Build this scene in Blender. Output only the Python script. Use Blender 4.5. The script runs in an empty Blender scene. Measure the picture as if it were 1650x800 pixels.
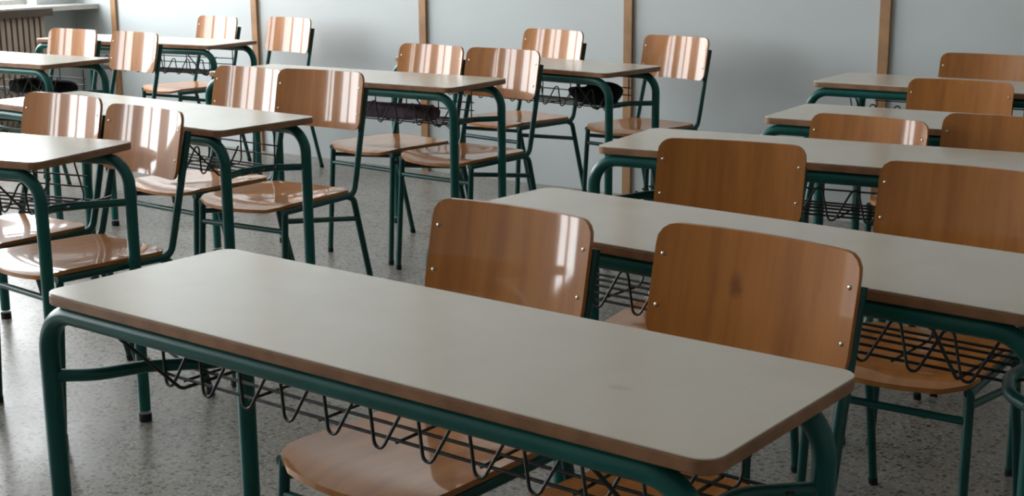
import bpy, bmesh, math, random
from mathutils import Vector, Matrix

random.seed(7)
scene = bpy.context.scene
COL = scene.collection

# ------------------------------------------------------------------ helpers
def link(o, parent=None):
    COL.objects.link(o)
    if parent is not None:
        o.parent = parent
    return o

def obj(name, bm, mats, parent=None, smooth=True, sharp=40):
    me = bpy.data.meshes.new(name)
    bm.normal_update()
    bm.to_mesh(me)
    bm.free()
    if not isinstance(mats, (list, tuple)):
        mats = [mats]
    for m in mats:
        me.materials.append(m)
    if smooth:
        for p in me.polygons:
            p.use_smooth = True
        try:
            me.set_sharp_from_angle(angle=math.radians(sharp))
        except Exception:
            pass
    return link(bpy.data.objects.new(name, me), parent)

def tag(o, label, cat, group=None, kind=None):
    o['label'] = label
    o['category'] = cat
    if group:
        o['group'] = group
    if kind:
        o['kind'] = kind
    return o

def struct(o):
    o['kind'] = 'structure'
    return o

def empty(name, loc=(0, 0, 0), rz=0.0, s=1.0):
    o = bpy.data.objects.new(name, None)
    o.empty_display_size = 0.1
    o.location = loc
    o.rotation_euler = (0, 0, rz)
    o.scale = (s, s, s)
    return link(o)

def copy_tree(o, parent=None):
    kids = list(o.children)
    c = o.copy()
    COL.objects.link(c)
    if parent is not None:
        c.parent = parent
    for k in kids:
        copy_tree(k, c)
    return c

def fillet(pts, r, seg=6):
    """round the inner corners of a polyline"""
    pts = [Vector(p) for p in pts]
    out = [pts[0]]
    for i in range(1, len(pts) - 1):
        a, b, c = pts[i - 1], pts[i], pts[i + 1]
        rr = r[i - 1] if isinstance(r, (list, tuple)) else r
        u, v = (a - b), (c - b)
        lu, lv = u.length, v.length
        u.normalize(); v.normalize()
        ang = u.angle(v)
        if rr <= 0 or ang > math.pi - 0.02:
            out.append(b); continue
        d = min(rr / math.tan(ang / 2), lu * 0.49, lv * 0.49)
        rr = d * math.tan(ang / 2)
        cen = b + (u + v).normalized() * (rr / math.sin(ang / 2))
        p0, p1 = b + u * d, b + v * d
        n0, n1 = (p0 - cen).normalized(), (p1 - cen).normalized()
        tot = n0.angle(n1)
        for k in range(seg + 1):
            t = k / seg
            w = (n0 * math.sin((1 - t) * tot) + n1 * math.sin(t * tot)) / math.sin(tot)
            out.append(cen + w * rr)
    out.append(pts[-1])
    return out

def tube(bm, pts, r, n=14, cap=True):
    pts = [Vector(p) for p in pts]
    T = []
    for i in range(len(pts)):
        if i == 0: t = pts[1] - pts[0]
        elif i == len(pts) - 1: t = pts[-1] - pts[-2]
        else: t = (pts[i + 1] - pts[i]).normalized() + (pts[i] - pts[i - 1]).normalized()
        T.append(t.normalized())
    ref = Vector((0, 0, 1)) if abs(T[0].z) < 0.9 else Vector((1, 0, 0))
    nrm = (ref - T[0] * ref.dot(T[0])).normalized()
    rings = []
    for i, p in enumerate(pts):
        if i:
            nrm = (nrm - T[i] * nrm.dot(T[i])).normalized()
        b = T[i].cross(nrm)
        rings.append([bm.verts.new(p + (nrm * math.cos(2 * math.pi * k / n) + b * math.sin(2 * math.pi * k / n)) * r) for k in range(n)])
    for i in range(len(rings) - 1):
        A, B = rings[i], rings[i + 1]
        for k in range(n):
            bm.faces.new((A[k], A[(k + 1) % n], B[(k + 1) % n], B[k]))
    if cap:
        bm.faces.new(list(reversed(rings[0])))
        bm.faces.new(rings[-1])
    return bm

def box(bm, x0, x1, y0, y1, z0, z1):
    v = [bm.verts.new((x, y, z)) for z in (z0, z1) for y in (y0, y1) for x in (x0, x1)]
    for f in ((0, 2, 3, 1), (4, 5, 7, 6), (0, 1, 5, 4), (2, 6, 7, 3), (0, 4, 6, 2), (1, 3, 7, 5)):
        bm.faces.new([v[i] for i in f])
    return bm

def round_rect(hx, hy, r, seg=6):
    out = []
    for cx, cy, a0 in ((hx - r, hy - r, 0), (-hx + r, hy - r, 90), (-hx + r, -hy + r, 180), (hx - r, -hy + r, 270)):
        for k in range(seg + 1):
            a = math.radians(a0 + 90 * k / seg)
            out.append((cx + r * math.cos(a), cy + r * math.sin(a)))
    return out

def slab(bm, outline, z0, z1, bev=0.0, inset_top=0.0):
    """prism with softened upper and lower rims"""
    def ring(off, z):
        cx = sum(p[0] for p in outline) / len(outline)
        cy = sum(p[1] for p in outline) / len(outline)
        vs = []
        n = len(outline)
        for i, p in enumerate(outline):
            a, b = Vector(outline[i - 1]), Vector(outline[(i + 1) % n])
            t = (b - a).normalized()
            nn = Vector((-t.y, t.x))
            vs.append(bm.verts.new((p[0] + nn.x * off, p[1] + nn.y * off, z)))
        return vs
    rings = [ring(bev, z0), ring(0, z0 + bev), ring(0, z1 - bev), ring(bev, z1)] if bev > 0 else [ring(0, z0), ring(0, z1)]
    n = len(outline)
    for A, B in zip(rings, rings[1:]):
        for k in range(n):
            bm.faces.new((A[k], A[(k + 1) % n], B[(k + 1) % n], B[k]))
    bm.faces.new(list(reversed(rings[0])))
    bm.faces.new(rings[-1])
    return bm

# ------------------------------------------------------------------ materials
def new_mat(name):
    m = bpy.data.materials.new(name)
    m.use_nodes = True
    nt = m.node_tree
    b = nt.nodes['Principled BSDF']
    return m, nt, b

def N(nt, typ, **kw):
    n = nt.nodes.new(typ)
    for k, v in kw.items():
        setattr(n, k, v)
    return n

def ramp(nt, stops):
    r = N(nt, 'ShaderNodeValToRGB')
    cr = r.color_ramp
    cr.elements[0].position, cr.elements[0].color = stops[0][0], (*stops[0][1], 1)
    cr.elements[1].position, cr.elements[1].color = stops[-1][0], (*stops[-1][1], 1)
    for p, c in stops[1:-1]:
        e = cr.elements.new(p); e.color = (*c, 1)
    return r

def mix(nt, mode, fac, a, b):
    m = N(nt, 'ShaderNodeMix', data_type='RGBA', blend_type=mode)
    for sock, v in ((m.inputs[0], fac), (m.inputs[6], a), (m.inputs[7], b)):
        if hasattr(v, 'links') or isinstance(v, bpy.types.NodeSocket):
            nt.links.new(v, sock)
        elif isinstance(v, tuple):
            sock.default_value = (*v, 1)
        else:
            sock.default_value = v
    return m.outputs[2]

def coords(nt, scale=(1, 1, 1)):
    tc = N(nt, 'ShaderNodeTexCoord')
    mp = N(nt, 'ShaderNodeMapping')
    mp.inputs['Scale'].default_value = scale
    nt.links.new(tc.outputs['Object'], mp.inputs['Vector'])
    return mp.outputs['Vector'], tc

def noise(nt, vec, scale, detail=3, rough=0.5):
    n = N(nt, 'ShaderNodeTexNoise')
    n.inputs['Scale'].default_value = scale
    n.inputs['Detail'].default_value = detail
    n.inputs['Roughness'].default_value = rough
    nt.links.new(vec, n.inputs['Vector'])
    return n.outputs['Fac']

def mat_plain(name, col, rough, spec=0.5, nscale=8, amt=0.12, bump=0.0, coat=0.0, metallic=0.0):
    m, nt, b = new_mat(name)
    v, _ = coords(nt)
    f = noise(nt, v, nscale, 4)
    r = ramp(nt, [(0.3, tuple(c * (1 - amt) for c in col)), (0.7, tuple(min(1, c * (1 + amt)) for c in col))])
    nt.links.new(f, r.inputs[0])
    nt.links.new(r.outputs[0], b.inputs['Base Color'])
    b.inputs['Roughness'].default_value = rough
    b.inputs['Specular IOR Level'].default_value = spec
    b.inputs['Metallic'].default_value = metallic
    b.inputs['Coat Weight'].default_value = coat
    if bump:
        bp = N(nt, 'ShaderNodeBump')
        bp.inputs['Strength'].default_value = bump
        bp.inputs['Distance'].default_value = 0.002
        nt.links.new(noise(nt, v, nscale * 10, 3), bp.inputs['Height'])
        nt.links.new(bp.outputs[0], b.inputs['Normal'])
    return m

def mat_plywood(name, knot=None, dark=1.0, coat=0.8):
    m, nt, b = new_mat(name)
    v, tc = coords(nt, (26, 5, 2.2))
    oi = N(nt, 'ShaderNodeObjectInfo')
    add = N(nt, 'ShaderNodeVectorMath', operation='ADD')
    sc = N(nt, 'ShaderNodeVectorMath', operation='SCALE')
    comb = N(nt, 'ShaderNodeCombineXYZ')
    for i in range(3):
        nt.links.new(oi.outputs['Random'], comb.inputs[i])
    sc.inputs['Scale'].default_value = 37.0
    nt.links.new(comb.outputs[0], sc.inputs[0])
    nt.links.new(v, add.inputs[0]); nt.links.new(sc.outputs[0], add.inputs[1])
    f = noise(nt, add.outputs[0], 1.0, 5, 0.6)
    c0 = tuple(c * dark for c in (0.31, 0.108, 0.020)); c1 = tuple(c * dark for c in (0.41, 0.152, 0.030)); c2 = tuple(c * dark for c in (0.49, 0.196, 0.044))
    r = ramp(nt, [(0.28, c0), (0.5, c1), (0.75, c2)])
    nt.links.new(f, r.inputs[0])
    hs = N(nt, 'ShaderNodeHueSaturation')
    mr = N(nt, 'ShaderNodeMapRange')
    mr.inputs['To Min'].default_value = 0.88; mr.inputs['To Max'].default_value = 1.12
    nt.links.new(oi.outputs['Random'], mr.inputs['Value'])
    nt.links.new(mr.outputs[0], hs.inputs['Value'])
    nt.links.new(r.outputs[0], hs.inputs['Color'])
    out = hs.outputs[0]
    if knot:
        d = N(nt, 'ShaderNodeVectorMath', operation='SUBTRACT')
        d.inputs[1].default_value = knot
        wob = N(nt, 'ShaderNodeTexNoise'); wob.inputs['Scale'].default_value = 60
        nt.links.new(tc.outputs['Object'], wob.inputs['Vector'])
        wsc = N(nt, 'ShaderNodeVectorMath', operation='MULTIPLY_ADD')
        wsc.inputs[1].default_value = (.018, .018, .018)
        nt.links.new(wob.outputs['Color'], wsc.inputs[0]); nt.links.new(tc.outputs['Object'], wsc.inputs[2])
        nt.links.new(wsc.outputs[0], d.inputs[0])
        mm = N(nt, 'ShaderNodeVectorMath', operation='MULTIPLY')
        mm.inputs[1].default_value = (62, 4, 36)
        nt.links.new(d.outputs[0], mm.inputs[0])
        ln = N(nt, 'ShaderNodeVectorMath', operation='LENGTH')
        nt.links.new(mm.outputs[0], ln.inputs[0])
        kr = N(nt, 'ShaderNodeMapRange', interpolation_type='SMOOTHSTEP')
        kr.inputs['From Min'].default_value = 0.1; kr.inputs['From Max'].default_value = 1.0
        kr.inputs['To Min'].default_value = 0.55; kr.inputs['To Max'].default_value = 0.0
        nt.links.new(ln.outputs['Value'], kr.inputs['Value'])
        out = mix(nt, 'MIX', kr.outputs[0], out, (0.085, 0.024, 0.006))
    nt.links.new(out, b.inputs['Base Color'])
    b.inputs['Roughness'].default_value = 0.42
    b.inputs['Specular IOR Level'].default_value = 0.22
    b.inputs['Coat Weight'].default_value = coat
    b.inputs['Coat Roughness'].default_value = 0.055
    return m

def mat_laminate(name, smudge=None):
    m, nt, b = new_mat(name)
    v, tc = coords(nt)
    f = noise(nt, v, 5, 5, 0.6)
    r = ramp(nt, [(0.3, (0.58, 0.512, 0.420)), (0.7, (0.635, 0.565, 0.470))])
    nt.links.new(f, r.inputs[0])
    out = r.outputs[0]
    if smudge:
        d = N(nt, 'ShaderNodeVectorMath', operation='SUBTRACT')
        d.inputs[1].default_value = smudge
        nt.links.new(tc.outputs['Object'], d.inputs[0])
        mm = N(nt, 'ShaderNodeVectorMath', operation='MULTIPLY')
        mm.inputs[1].default_value = (42, 65, 1)
        nt.links.new(d.outputs[0], mm.inputs[0])
        ln = N(nt, 'ShaderNodeVectorMath', operation='LENGTH')
        nt.links.new(mm.outputs[0], ln.inputs[0])
        kr = N(nt, 'ShaderNodeMapRange', interpolation_type='SMOOTHSTEP')
        kr.inputs['From Min'].default_value = 0.1; kr.inputs['From Max'].default_value = 1.0
        kr.inputs['To Min'].default_value = 0.22; kr.inputs['To Max'].default_value = 0.0
        nt.links.new(ln.outputs['Value'], kr.inputs['Value'])
        out = mix(nt, 'MIX', kr.outputs[0], out, (0.22, 0.215, 0.19))
    nt.links.new(out, b.inputs['Base Color'])
    b.inputs['Roughness'].default_value = 0.20
    b.inputs['Specular IOR Level'].default_value = 0.5
    return m

def mat_terrazzo():
    m, nt, b = new_mat('terrazzo')
    v, _ = coords(nt)
    def chips(scale, seed, thr):
        vo = N(nt, 'ShaderNodeTexVoronoi', feature='F1')
        vo.inputs['Scale'].default_value = scale
        mp = N(nt, 'ShaderNodeMapping'); mp.inputs['Location'].default_value = (seed, seed * 1.7, 0)
        nt.links.new(v, mp.inputs['Vector']); nt.links.new(mp.outputs[0], vo.inputs['Vector'])
        sep = N(nt, 'ShaderNodeSeparateColor'); nt.links.new(vo.outputs['Color'], sep.inputs[0])
        gt = N(nt, 'ShaderNodeMath', operation='GREATER_THAN'); gt.inputs[1].default_value = thr
        nt.links.new(sep.outputs[0], gt.inputs[0])
        lt = N(nt, 'ShaderNodeMath', operation='LESS_THAN'); lt.inputs[1].default_value = 0.42
        nt.links.new(vo.outputs['Distance'], lt.inputs[0])
        mu = N(nt, 'ShaderNodeMath', operation='MULTIPLY')
        nt.links.new(gt.outputs[0], mu.inputs[0]); nt.links.new(lt.outputs[0], mu.inputs[1])
        return mu.outputs[0]
    base = ramp(nt, [(0.3, (0.205, 0.192, 0.168)), (0.7, (0.275, 0.258, 0.228))])
    nt.links.new(noise(nt, v, 2.2, 4), base.inputs[0])
    c = mix(nt, 'MIX', chips(105, 0.0, 0.55), base.outputs[0], (0.36, 0.35, 0.32))
    c = mix(nt, 'MIX', chips(85, 3.1, 0.62), c, (0.095, 0.088, 0.074))
    c = mix(nt, 'MIX', chips(60, 7.7, 0.80), c, (0.062, 0.052, 0.040))
    c = mix(nt, 'MIX', chips(70, 11.3, 0.84), c, (0.20, 0.135, 0.085))
    nt.links.new(c, b.inputs['Base Color'])
    rr = ramp(nt, [(0.3, (0.26,) * 3), (0.7, (0.38,) * 3)])
    nt.links.new(noise(nt, v, 1.3, 3), rr.inputs[0])
    nt.links.new(rr.outputs[0], b.inputs['Roughness'])
    b.inputs['Specular IOR Level'].default_value = 0.5
    return m

M = {}
M['green'] = mat_plain('green_enamel', (0.003, 0.092, 0.080), 0.30, 0.4, 14, 0.15)
M['dgreen'] = mat_plain('dark_green_enamel', (0.003, 0.062, 0.054), 0.34, 0.4, 14, 0.15)
M['wire'] = mat_plain('dark_wire', (0.018, 0.022, 0.018), 0.42, 0.5, 20, 0.2)
M['rubber'] = mat_plain('black_rubber', (0.012, 0.014, 0.013), 0.6, 0.3, 20, 0.2)
M['rivet'] = mat_plain('rivet_steel', (0.62, 0.58, 0.50), 0.3, 0.5, 20, 0.1, metallic=1.0)
M['lam'] = mat_laminate('laminate')
M['lam_smudged'] = mat_laminate('laminate_smudged', smudge=(0.385, -0.043, 0.76))
M['edge'] = mat_plain('beech_edge', (0.29, 0.145, 0.074), 0.42, 0.4, 25, 0.25)
M['ply'] = mat_plywood('varnished_plywood')
M['ply_knot'] = mat_plywood('varnished_plywood_knot', knot=(-0.026, 0.25, 0.752), coat=0.08)
M['ply_dull'] = mat_plywood('worn_plywood', coat=0.10, dark=.92)
M['floor'] = mat_terrazzo()
M['wall'] = mat_plain('wall_paint', (0.555, 0.595, 0.60), 0.42, 0.4, 1.6, 0.035, bump=0.04)
M['wall_lowbounce'] = mat_plain('low_bounce_wall_paint', (0.36, 0.35, 0.33), 0.6, 0.3, 1.6, 0.035)  # unseen right and front walls, darkened to cut bounced light
M['ceil'] = mat_plain('ceiling_paint', (0.70, 0.70, 0.68), 0.8, 0.3, 1.6, 0.03)
M['batten'] = mat_plain('batten_wood', (0.37, 0.205, 0.100), 0.5, 0.4, 9, 0.2)
M['sill'] = mat_plain('sill_stone', (0.50, 0.49, 0.46), 0.4, 0.4, 6, 0.08)
M['sillshade'] = mat_plain('sill_shade_brown', (0.075, 0.050, 0.032), 0.5, 0.4, 9, 0.2)  # dark brown standing in for the shade below the sill
M['rad'] = mat_plain('radiator_paint', (0.36, 0.27, 0.21), 0.45, 0.4, 6, 0.1)
M['frame'] = mat_plain('window_frame_paint', (0.42, 0.40, 0.36), 0.5, 0.4, 6, 0.06)
M['black'] = mat_plain('black_fabric', (0.008, 0.009, 0.010), 0.8, 0.2, 30, 0.3, bump=0.3)
M['mauve'] = mat_plain('mauve_cloth', (0.13, 0.10, 0.135), 0.8, 0.2, 20, 0.35, bump=0.3)

# ------------------------------------------------------------------ the setting
XL, XR, YB, YF, ZC = -7.85, 1.75, 5.90, -3.7, 3.25
SILL_Z = 0.85

def plain_struct(name, boxes, mat, parent=None):
    bm = bmesh.new()
    for b in boxes:
        box(bm, *b)
    o = obj(name, bm, mat, parent, smooth=False)
    if parent is None:
        struct(o)
    return o

plain_struct('floor', [(XL - .3, XR + .2, YF - .2, YB + .2, -.12, 0)], M['floor'])
plain_struct('ceiling', [(XL - .3, XR + .2, YF - .2, YB + .2, ZC, ZC + .12)], M['ceil'])
plain_struct('wall_back', [(XL - .3, XR + .2, YB, YB + .18, 0, ZC)], M['wall'])
plain_struct('wall_right', [(XR, XR + .18, YF, YB, 0, ZC)], M['wall_lowbounce'])
plain_struct('wall_front', [(XL - .3, XR + .2, YF - .18, YF, 0, ZC)], M['wall_lowbounce'])

# left wall: windows with piers between them, one long sill
WIN = [(-2.50, -1.45), (-0.75, 0.75), (1.35, 2.70), (3.35, 5.60)]
Z0, Z1 = SILL_Z, 2.95
bm = bmesh.new()
box(bm, XL - .28, XL, YF, YB, 0, Z0 - .03)
box(bm, XL - .28, XL, YF, YB, Z1, ZC)
edges = [YF] + [v for w in WIN for v in w] + [YB]
for a, b in zip(edges[0::2], edges[1::2]):
    box(bm, XL - .28, XL, a, b, Z0 - .03, Z1)
struct(obj('wall_left', bm, M['wall'], smooth=False))

# sill slab running the whole wall; added dark strip paints the shade under it
bm = bmesh.new()
box(bm, XL + .001, XL + .245, YF + .01, YB - .002, SILL_Z - .03, SILL_Z)
s = struct(obj('trim_1', bm, M['sill'], smooth=False))
bm = bmesh.new()
box(bm, XL + .225, XL + .247, YF + .01, YB - .36, SILL_Z - .058, SILL_Z - .012)
obj('shade_strip', bm, M['sillshade'], s, smooth=False)

for i, (a, b) in enumerate(WIN):
    bm = bmesh.new()
    x0, x1 = XL - .17, XL - .11
    box(bm, x0, x1, a, a + .05, Z0, Z1); box(bm, x0, x1, b - .05, b, Z0, Z1)
    box(bm, x0, x1, a + .05, b - .05, Z0, Z0 + .035); box(bm, x0, x1, a + .05, b - .05, Z1 - .06, Z1)
    n = 3 if b - a > 2 else 2
    for k in range(1, n):
        y = a + (b - a) * k / n
        box(bm, x0, x1, y - .05, y + .05, Z0 + .035, Z1 - .06)
    struct(obj('window_%d' % (i + 1), bm, M['frame'], smooth=False))

# wooden battens on the back wall
SX0, SP = -2.2417, 1.2997
for k in range(5):
    x = SX0 - k * SP
    plain_struct('trim_%d' % (k + 2), [(x - .023, x + .023, YB - .018, YB + .001, 0.0, ZC - .002)], M['batten'])


# radiator under the sill
rad = empty('radiator', (XL + .055, 0, 0))
tag(rad, 'ribbed beige column radiator under the window sill in the far left corner', 'radiator')
bm = bmesh.new()
y = 3.60; k = 0
ribs = []
while y < 5.52:
    ribs.append(y); y += .042
for y in ribs:
    o2 = [(.0, .14), (.0, .775), (.018, .80), (.13, .80), (.148, .775), (.148, .14), (.13, .11), (.018, .11)]
    A = [bm.verts.new((px, y - .014, pz)) for px, pz in o2]
    B = [bm.verts.new((px, y + .014, pz)) for px, pz in o2]
    bm.faces.new(A); bm.faces.new(list(reversed(B)))
    for q in range(8):
        bm.faces.new((A[q], B[q], B[(q + 1) % 8], A[(q + 1) % 8]))
bmesh.ops.recalc_face_normals(bm, faces=bm.faces)
obj('radiator_columns', bm, M['rad'], rad)
for z in (.17, .73):
    bm = bmesh.new(); tube(bm, [(.059, 3.56, z), (.059, 5.53, z)], .022); obj('header_pipe', bm, M['rad'], rad)
bm = bmesh.new(); tube(bm, fillet([(.059, 5.52, .17), (.059, 5.58, .17), (.059, 5.58, 0)], .03), .012); obj('supply_pipe', bm, M['rad'], rad)
for y in (3.78, 5.22):
    bm = bmesh.new(); box(bm, .03, .09, y - .012, y + .012, 0, .115); obj('foot', bm, M['rad'], rad, smooth=False)

# ------------------------------------------------------------------ desk
DL, DW, DH = 1.20, 0.38, 0.76
BEAM_Z, TR = DH - .020 - .017, 0.016
def make_desk(lam, xl_near=-.612, xl_far=-.530, xr=.598, xr_far=None, y_near=-.170, y_far=.142):
    root = empty('school_desk')
    if xr_far is None: xr_far = xr
    bm = bmesh.new(); slab(bm, round_rect(DL / 2, DW / 2, .028), DH - .020, DH - .0025, .002)
    top = obj('tabletop', bm, M['edge'], root, sharp=25)
    bm = bmesh.new(); slab(bm, round_rect(DL / 2 - .0005, DW / 2 - .0005, .0275), DH - .0025, DH, .0008)
    obj('laminate_surface', bm, lam, top, sharp=25)
    zb = DH - .020 - TR - .0005
    for y, xl, xr_ in ((y_near, xl_near, xr), (y_far, xl_far, xr_far)):
        bm = bmesh.new()
        tube(bm, fillet([(xl, y, .58), (xl, y, zb), (xr_, y, zb), (xr_, y, .58)], .115, 10), TR, 18, cap=False)
        obj('frame_rail', bm, M['green'], root)
        for x in (xl, xr_):
            bm = bmesh.new(); tube(bm, [(x, y, .03), (x, y, .581)], TR, 18)
            lg = obj('leg', bm, M['green'], root)
            bm = bmesh.new(); tube(bm, [(x, y, 0), (x, y, .022)], TR + .0015, 18)
            obj('foot_cap', bm, M['rubber'], lg)
    # bowed end rails that carry the basket
    for x, xf in ((xl_near, xl_far), (xr, xr_far)):
        sg = 1 if x < 0 else -1
        bm = bmesh.new()
        P = [(x, y_near, .612), (x + sg * .055, y_near + .045, .612), (x + sg * .085, y_near + .125, .612),
             (xf + sg * .080, y_far - .08, .612), (xf, y_far, .612)]
        tube(bm, fillet(P, .09, 6), .0105, 14)
        obj('end_rail', bm, M['green'], root)
    # wire basket: long rods and a zigzag lattice
    bm = bmesh.new()
    zw, xa, xb = .600, -.535, .535
    ys = (-.030, .015, .06, .10, .135)
    for i, y in enumerate(ys):
        tube(bm, fillet([(xa - .02, y, .617), (xa + .03, y, zw), (xb - .03, y, zw), (xb + .02, y, .617)], .03, 4), .0028, 8)
    n = 22
    pts = []
    for k in range(n + 1):
        x = xa + .03 + (xb - xa - .06) * k / n
        pts.append((x, -.040, .690) if k % 2 == 0 else (x - .012, -.060, zw - .024))
    tube(bm, fillet(pts, .011, 5), .0027, 8)
    # upright lattice along the pupil's edge, hung from the far rail
    for k in range(7):
        x = xa + .07 + (xb - xa - .14) * k / 6
        tube(bm, fillet([(x, -.030, zw - .004), (x, .135, zw - .004), (x, y_far - .005, zb - TR)], .02, 4), .0025, 8)
    for z in (.635, .665):
        tube(bm, [(xa + .06, .1375, z), (xb - .06, .1375, z)], .0025, 8)
    for x in (xa + .10, xb - .10):
        tube(bm, fillet([(x, y_near, zb - TR), (x, -.060, zw - .003), (x, .135, zw - .003)], .02, 4), .003, 8)
    obj('wire_basket', bm, M['wire'], root)
    return root

# ------------------------------------------------------------------ chair
def make_chair(plymat_back):
    root = empty('school_chair')
    # seat: plywood with a rounded waterfall front and a slight dish
    bm = bmesh.new()
    nx, ny = 16, 16
    hw, yf, yb, th = .180, -.190, .185, .011
    def half(t):   # half width along depth
        w = hw - .008 * t
        if t < .17: w -= .055 * (1 - math.sqrt(max(0, 1 - ((.17 - t) / .17) ** 2)))
        if t > .90: w -= .03 * (1 - math.sqrt(max(0, 1 - ((t - .90) / .10) ** 2)))
        return w
    grid = {}
    for side in (0, 1):
        for j in range(ny + 1):
            t = j / ny
            for i in range(nx + 1):
                u = -1 + 2 * i / nx
                x = u * half(t)
                y = yf + (yb - yf) * t - (.016 * (1 - u * u) if t < .2 else 0) * (1 - t / .2)
                z = .458 - .010 * (1 - u * u) * math.sin(math.pi * min(1, t * .9 + .1)) - .016 * max(0, (.16 - t) / .16) ** 2 - .006 * t
                grid[side, i, j] = bm.verts.new((x, y, z - (th if side else 0)))
    for j in range(ny):
        for i in range(nx):
            bm.faces.new((grid[0, i, j], grid[0, i + 1, j], grid[0, i + 1, j + 1], grid[0, i, j + 1]))
            bm.faces.new((grid[1, i, j], grid[1, i, j + 1], grid[1, i + 1, j + 1], grid[1, i + 1, j]))
    loop = [(i, 0) for i in range(nx)] + [(nx, j) for j in range(ny)] + [(i, ny) for i in range(nx, 0, -1)] + [(0, j) for j in range(ny, 0, -1)]
    for a, b in zip(loop, loop[1:] + loop[:1]):
        bm.faces.new((grid[1, a[0], a[1]], grid[1, b[0], b[1]], grid[0, b[0], b[1]], grid[0, a[0], a[1]]))
    obj('seat', bm, M['ply'], root, sharp=50)
    # back rest: curved plywood, rounded corners, leaning back
    bm = bmesh.new()
    zb0, zt0, hb, r = .640, .826, .182, .030
    nx, nz = 24, 14
    def by(z): return .217 + (z - zb0) * .205
    grid = {}
    for side in (0, 1):
        for j in range(nz + 1):
            # denser near the rounded ends
            s = .5 - .5 * math.cos(math.pi * j / nz)
            z = zb0 + (zt0 - zb0) * s
            e = min(z - zb0, zt0 - z)
            w = hb if e >= r else hb - r + math.sqrt(max(0, r * r - (r - e) ** 2))
            for i in range(nx + 1):
                u = -1 + 2 * i / nx
                x = u * w
                y = by(z) + .024 * (1 - (x / hb) ** 2) - .008
                grid[side, i, j] = bm.verts.new((x, y + (.010 if side else 0), z))
    for j in range(nz):
        for i in range(nx):
            bm.faces.new((grid[0, i, j], grid[0, i + 1, j], grid[0, i + 1, j + 1], grid[0, i, j + 1]))
            bm.faces.new((grid[1, i, j], grid[1, i, j + 1], grid[1, i + 1, j + 1], grid[1, i + 1, j]))
    loop = [(i, 0) for i in range(nx)] + [(nx, j) for j in range(nz)] + [(i, nz) for i in range(nx, 0, -1)] + [(0, j) for j in range(nz, 0, -1)]
    for a, b in zip(loop, loop[1:] + loop[:1]):
        bm.faces.new((grid[1, a[0], a[1]], grid[1, b[0], b[1]], grid[0, b[0], b[1]], grid[0, a[0], a[1]]))
    back = obj('backrest', bm, plymat_back, root, sharp=50)
    for sx in (-1, 1):
        for z in (.694, .776):
            x = sx * .168
            y = by(z) + .024 * (1 - (x / hb) ** 2) - .008
            bm = bmesh.new()
            bmesh.ops.create_uvsphere(bm, u_segments=10, v_segments=6, radius=.0042)
            for v in bm.verts:
                v.co = Vector((v.co.x + x, v.co.y * .5 + y, v.co.z + z))
            obj('rivet', bm, M['rivet'], back)
    # side frames
    R = .0105
    for sx in (-1, 1):
        xb_, xr_ = sx * .169, sx * .172
        up = [(xb_, by(.772) + .0235 - .008 + .012, .772), (xb_, by(.64) + .0235, .64), (xr_, .205, .50), (xr_, .187, .4325), (xr_, -.165, .4335)]
        bm = bmesh.new(); tube(bm, fillet(up, [.3, .2, .035], 6), R, 14)
        obj('side_frame', bm, M['dgreen'], root)
        bm = bmesh.new(); tube(bm, [(xr_, -.155, .434), (xr_ + sx * .006, -.185, .012)], R, 14)
        lg = obj('leg', bm, M['dgreen'], root)
        bm = bmesh.new(); tube(bm, [(xr_ + sx * .006, -.1844, 0), (xr_ + sx * .006, -.1838, .018)], R + .001, 12); obj('foot_cap', bm, M['rubber'], lg)
        bm = bmesh.new(); tube(bm, fillet([(xr_, .150, .4325), (xr_, .185, .420), (xr_ + sx * .004, .292, .012)], .03, 4), R, 14)
        lg = obj('leg', bm, M['dgreen'], root)
        bm = bmesh.new(); tube(bm, [(xr_ + sx * .004, .294, 0), (xr_ + sx * .004, .289, .018)], R + .001, 12); obj('foot_cap', bm, M['rubber'], lg)
        bm = bmesh.new(); tube(bm, [(xr_, -.158, .405), (xr_, .203, .350)], .0085, 12)
        obj('side_stretcher', bm, M['dgreen'], root)
    bm = bmesh.new(); tube(bm, [(-.173, -.1595, .372), (.173, -.1595, .372)], .0085, 12)
    obj('front_stretcher', bm, M['dgreen'], root)
    bm = bmesh.new(); tube(bm, [(-.172, .12, .4325), (.172, .12, .4325)], .0085, 12)
    obj('seat_crossbar', bm, M['dgreen'], root)
    return root

# ------------------------------------------------------------------ placing
G_D = 'double school desks in rows'
G_C = 'plywood school chairs behind the desks'
DESKS = [
 ('R1', -1.225, 1.442, -.033, 'large bare double desk nearest the camera, filling the foreground, faint smudge at its right end'),
 ('R2', -1.094, 2.231, -.071, 'double desk just behind the two nearest chair backs, running off the right edge'),
 ('R3', -1.331, 3.266, .116, 'third double desk of the right-hand row, behind two dark chair backs without glare'),
 ('R4', -1.207, 3.985, .065, 'fourth desk of the right-hand row, mostly hidden behind the chair with the white glare stripe'),
 ('R5', -1.477, 4.945, .024, 'rearmost desk of the right-hand row, against the back wall below the rightmost batten'),
 ('L1', -3.530, 2.090, .213, 'desk cut by the left edge, bluish-white shiny top, nearest in the middle row'),
 ('L2', -3.531, 2.877, -.045, 'second desk of the middle row, long pale top behind the left-edge desk'),
 ('L3', -3.666, 4.024, .051, 'third desk of the middle row, mauve bundle in its wire basket'),
 ('L4', -3.434, 4.838, -.099, 'rearmost desk of the middle row, black bag in its wire basket'),
 ('M1', -5.678, 3.772, .073, 'brightly lit desk at the upper left edge, in the row beside the radiator'),
 ('M2', -5.836, 4.807, .134, 'farthest small desk in the back left corner, by the window wall'),
]
first_desk = make_desk(M['lam_smudged'], xl_near=-.622, xl_far=-.515, xr=.575)
proto_desk = None
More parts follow.
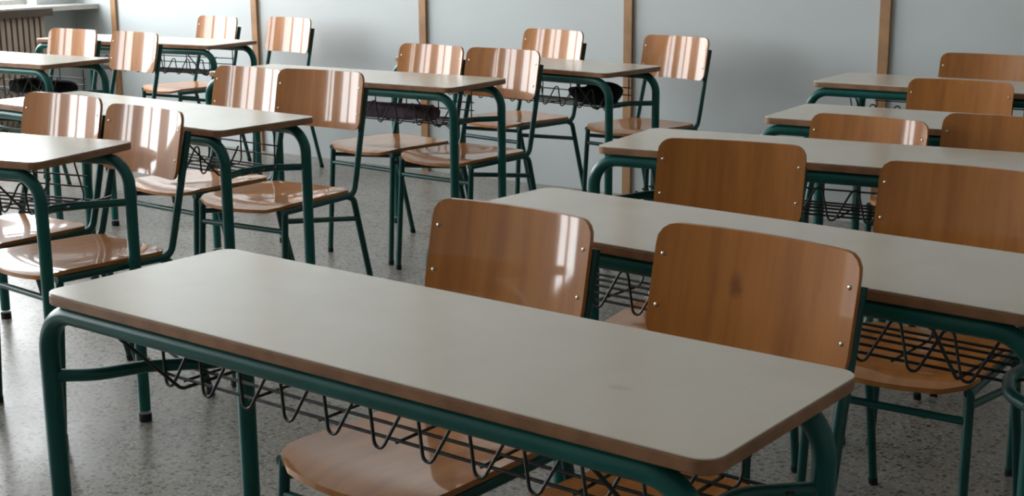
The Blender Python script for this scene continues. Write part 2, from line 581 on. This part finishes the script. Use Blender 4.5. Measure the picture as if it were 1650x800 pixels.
for key, x, y, rz, lab in DESKS:
    if key == 'R1':
        d = first_desk
    elif key == 'L1':
        d = make_desk(M['lam'], xr=.588, xr_far=.640, y_far=.105)
    elif proto_desk is None:
        proto_desk = make_desk(M['lam']); d = proto_desk
    else:
        d = copy_tree(proto_desk)
    d.location = (x, y, 0); d.rotation_euler = (0, 0, rz)
    tag(d, lab, 'desk', G_D)

CHAIRS = [
 ('R1a', -1.433, 1.712, -.06, .997, 'left one of the two nearest chairs, soft pale glare stripe down its backrest'),
 ('R1b', -.953, 1.676, -.115, 1.016, 'right one of the two nearest chairs, dark knot in the middle of its backrest'),
 ('R2a', -1.429, 2.685, .183, .988, 'dark brown chair between second and third desks of the right row, no glare stripe'),
 ('R2b', -.952, 2.760, .02, .962, 'large brown chair reaching the right edge, behind the second right-hand desk'),
 ('R3a', -1.448, 3.430, -.085, .962, 'chair with a broad white glare stripe at right, behind third desk of right row'),
 ('R3b', -1.052, 3.460, .003, .990, 'brown chair cut by the right edge, standing right of the white-striped chair'),
 ('R4a', -1.495, 4.450, .06, .968, 'brown chair in front of the rearmost right-hand desk, below the tallest chair back'),
 ('R5a', -1.668, 5.227, -.008, .994, 'rearmost chair of the right-hand row, its back standing highest against the wall'),
 ('L1a', -3.575, 2.370, .021, 1.0, 'chair behind the left-edge desk, left one of its pair'),
 ('L1b', -3.140, 2.300, -.093, 1.000, 'chair at the right end of the left-edge desk, its shiny seat under that desk'),
 ('L2a', -3.735, 3.280, -.05, 1.0, 'striped chair behind the second middle-row desk, half hidden by its right neighbour'),
 ('L2b', -3.271, 3.194, .072, 1.023, 'large glossy chair at the right end of the second middle-row desk'),
 ('L3a', -3.715, 4.292, -.09, 1.015, 'left chair behind the desk with the mauve bundle, below the middle batten'),
 ('L3b', -3.285, 4.225, -.05, 1.022, 'right chair behind the desk with the mauve bundle, backrest overlapping its right corner'),
 ('L4a', -3.700, 5.160, -.15, 1.028, 'left chair of the rearmost middle-row desk, top of its back against the wall'),
 ('L4b', -3.130, 5.318, -.152, 1.006, 'chair standing free by the wall right of the black-bag desk, half white with glare'),
 ('M1a', -5.944, 4.196, .027, 1.006, 'leftmost chair, beside the radiator, behind the bright upper-left desk'),
 ('M1b', -5.483, 4.192, -.067, 1.009, 'chair with strong white stripes at right end of the bright upper-left desk'),
 ('M2a', -6.121, 5.306, -.101, 1.006, 'small distant chair behind the farthest desk, near the left corner of the wall'),
 ('M2b', -5.612, 5.374, -.087, 1.011, 'distant chair right of the farthest desk, casting a soft shadow on the wall'),
]
proto_chair = make_chair(M['ply'])
for i, (key, x, y, rz, s, lab) in enumerate(CHAIRS):
    if key in ('R1b', 'R2a'):
        c = make_chair(M['ply_knot' if key == 'R1b' else 'ply_dull'])
    else:
        c = proto_chair if i == 0 else copy_tree(proto_chair)
    c.location = (x, y, 0); c.rotation_euler = (0, 0, rz); c.scale = (s, s, s)
    tag(c, lab, 'chair', G_C)

# things lying in the baskets
def lump(name, loc, size, mat, seed, rz=0.0):
    rnd = random.Random(seed)
    bm = bmesh.new()
    bmesh.ops.create_icosphere(bm, subdivisions=4, radius=1.0)
    ph = [(rnd.uniform(1.5, 4), rnd.uniform(1.5, 4), rnd.uniform(1.5, 4), rnd.uniform(0, 6.3)) for _ in range(7)]
    for v in bm.verts:
        p = v.co.copy()
        k = 1 + sum(.045 * math.sin(a * p.x + b * p.y + c * p.z + d) for a, b, c, d in ph)
        q = Vector((math.copysign(abs(p.x) ** .7, p.x), math.copysign(abs(p.y) ** .7, p.y), math.copysign(abs(p.z) ** .8, p.z))) * k
        z = q.z * size[2]
        v.co = Vector((q.x * size[0], q.y * size[1], max(z, -size[2] * .72)))
    mn = min(v.co.z for v in bm.verts)
    for v in bm.verts: v.co.z -= mn
    o = obj(name, bm, mat)
    o.location = loc; o.rotation_euler = (0, 0, rz)
    return o

BZ = .604
tag(lump('bag', (-3.065, 4.850, BZ), (.105, .068, .047), M['black'], 3, -.1), 'small black bag lying in the wire basket of the rearmost middle-row desk', 'bag')
tag(lump('cloth_bundle', (-3.50, 4.075, BZ), (.20, .06, .030), M['mauve'], 5, .05), 'mauve grey bundle lying in the wire basket of the third middle-row desk', 'cloth')
tag(lump('bag', (-5.50, 3.83, BZ), (.075, .065, .034), M['black'], 8, .07), 'left one of two dark bundles in the basket of the bright upper-left desk', 'bag', 'dark bundles under the bright desk')
tag(lump('bag', (-5.28, 3.845, BZ), (.085, .065, .036), M['black'], 11, .07), 'right one of two dark bundles in the basket of the bright upper-left desk', 'bag', 'dark bundles under the bright desk')

# ------------------------------------------------------------------ light
w = bpy.data.worlds.new('overcast_sky')
scene.world = w
w.use_nodes = True
nt = w.node_tree
bg = nt.nodes['Background']
bg.inputs['Color'].default_value = (0.94, 0.975, 1.0, 1)
bg.inputs['Strength'].default_value = 15.0
for i, (a, b) in enumerate(WIN):
    L = bpy.data.lights.new('daylight', 'AREA')
    L.shape = 'RECTANGLE'; L.size = Z1 - Z0; L.size_y = b - a
    L.cycles.is_portal = True
    o = bpy.data.objects.new('daylight', L)
    o.location = (XL - .2, (a + b) / 2, (Z0 + Z1) / 2)
    o.rotation_euler = (0, math.radians(-90), 0)
    link(o)

# ------------------------------------------------------------------ camera
F, YAW, PITCH, ROLL, HC, CYS = 2230.179, .6255575, .2230776, -.0071275, 1.3098634, -8.2254
cy, sy, cp, sp = math.cos(YAW), math.sin(YAW), math.cos(PITCH), math.sin(PITCH)
f = Vector((-sy * cp, cy * cp, -sp))
r0 = Vector((cy, sy, 0))
u0 = r0.cross(f)
cr, sr = math.cos(ROLL), math.sin(ROLL)
r = r0 * cr + u0 * sr
u = u0 * cr - r0 * sr
cam = bpy.data.cameras.new('camera')
cam.sensor_fit = 'HORIZONTAL'; cam.sensor_width = 36.0
cam.lens = F / 1650 * 36.0
cam.shift_y = CYS / 1650
cam.clip_start = 0.05
co = link(bpy.data.objects.new('camera', cam))
co.matrix_world = Matrix(((r.x, u.x, -f.x, 0), (r.y, u.y, -f.y, 0), (r.z, u.z, -f.z, HC), (0, 0, 0, 1)))
scene.camera = co

vs = scene.view_settings
vs.view_transform = 'Standard'
try: vs.look = 'None'
except Exception: pass
vs.exposure = 0.0
vs.gamma = 1.0
vs.use_curve_mapping = False
scene.cycles.filter_width = 2.0
scene.cycles.max_bounces = 8
scene.cycles.diffuse_bounces = 5
scene.cycles.use_denoising = True
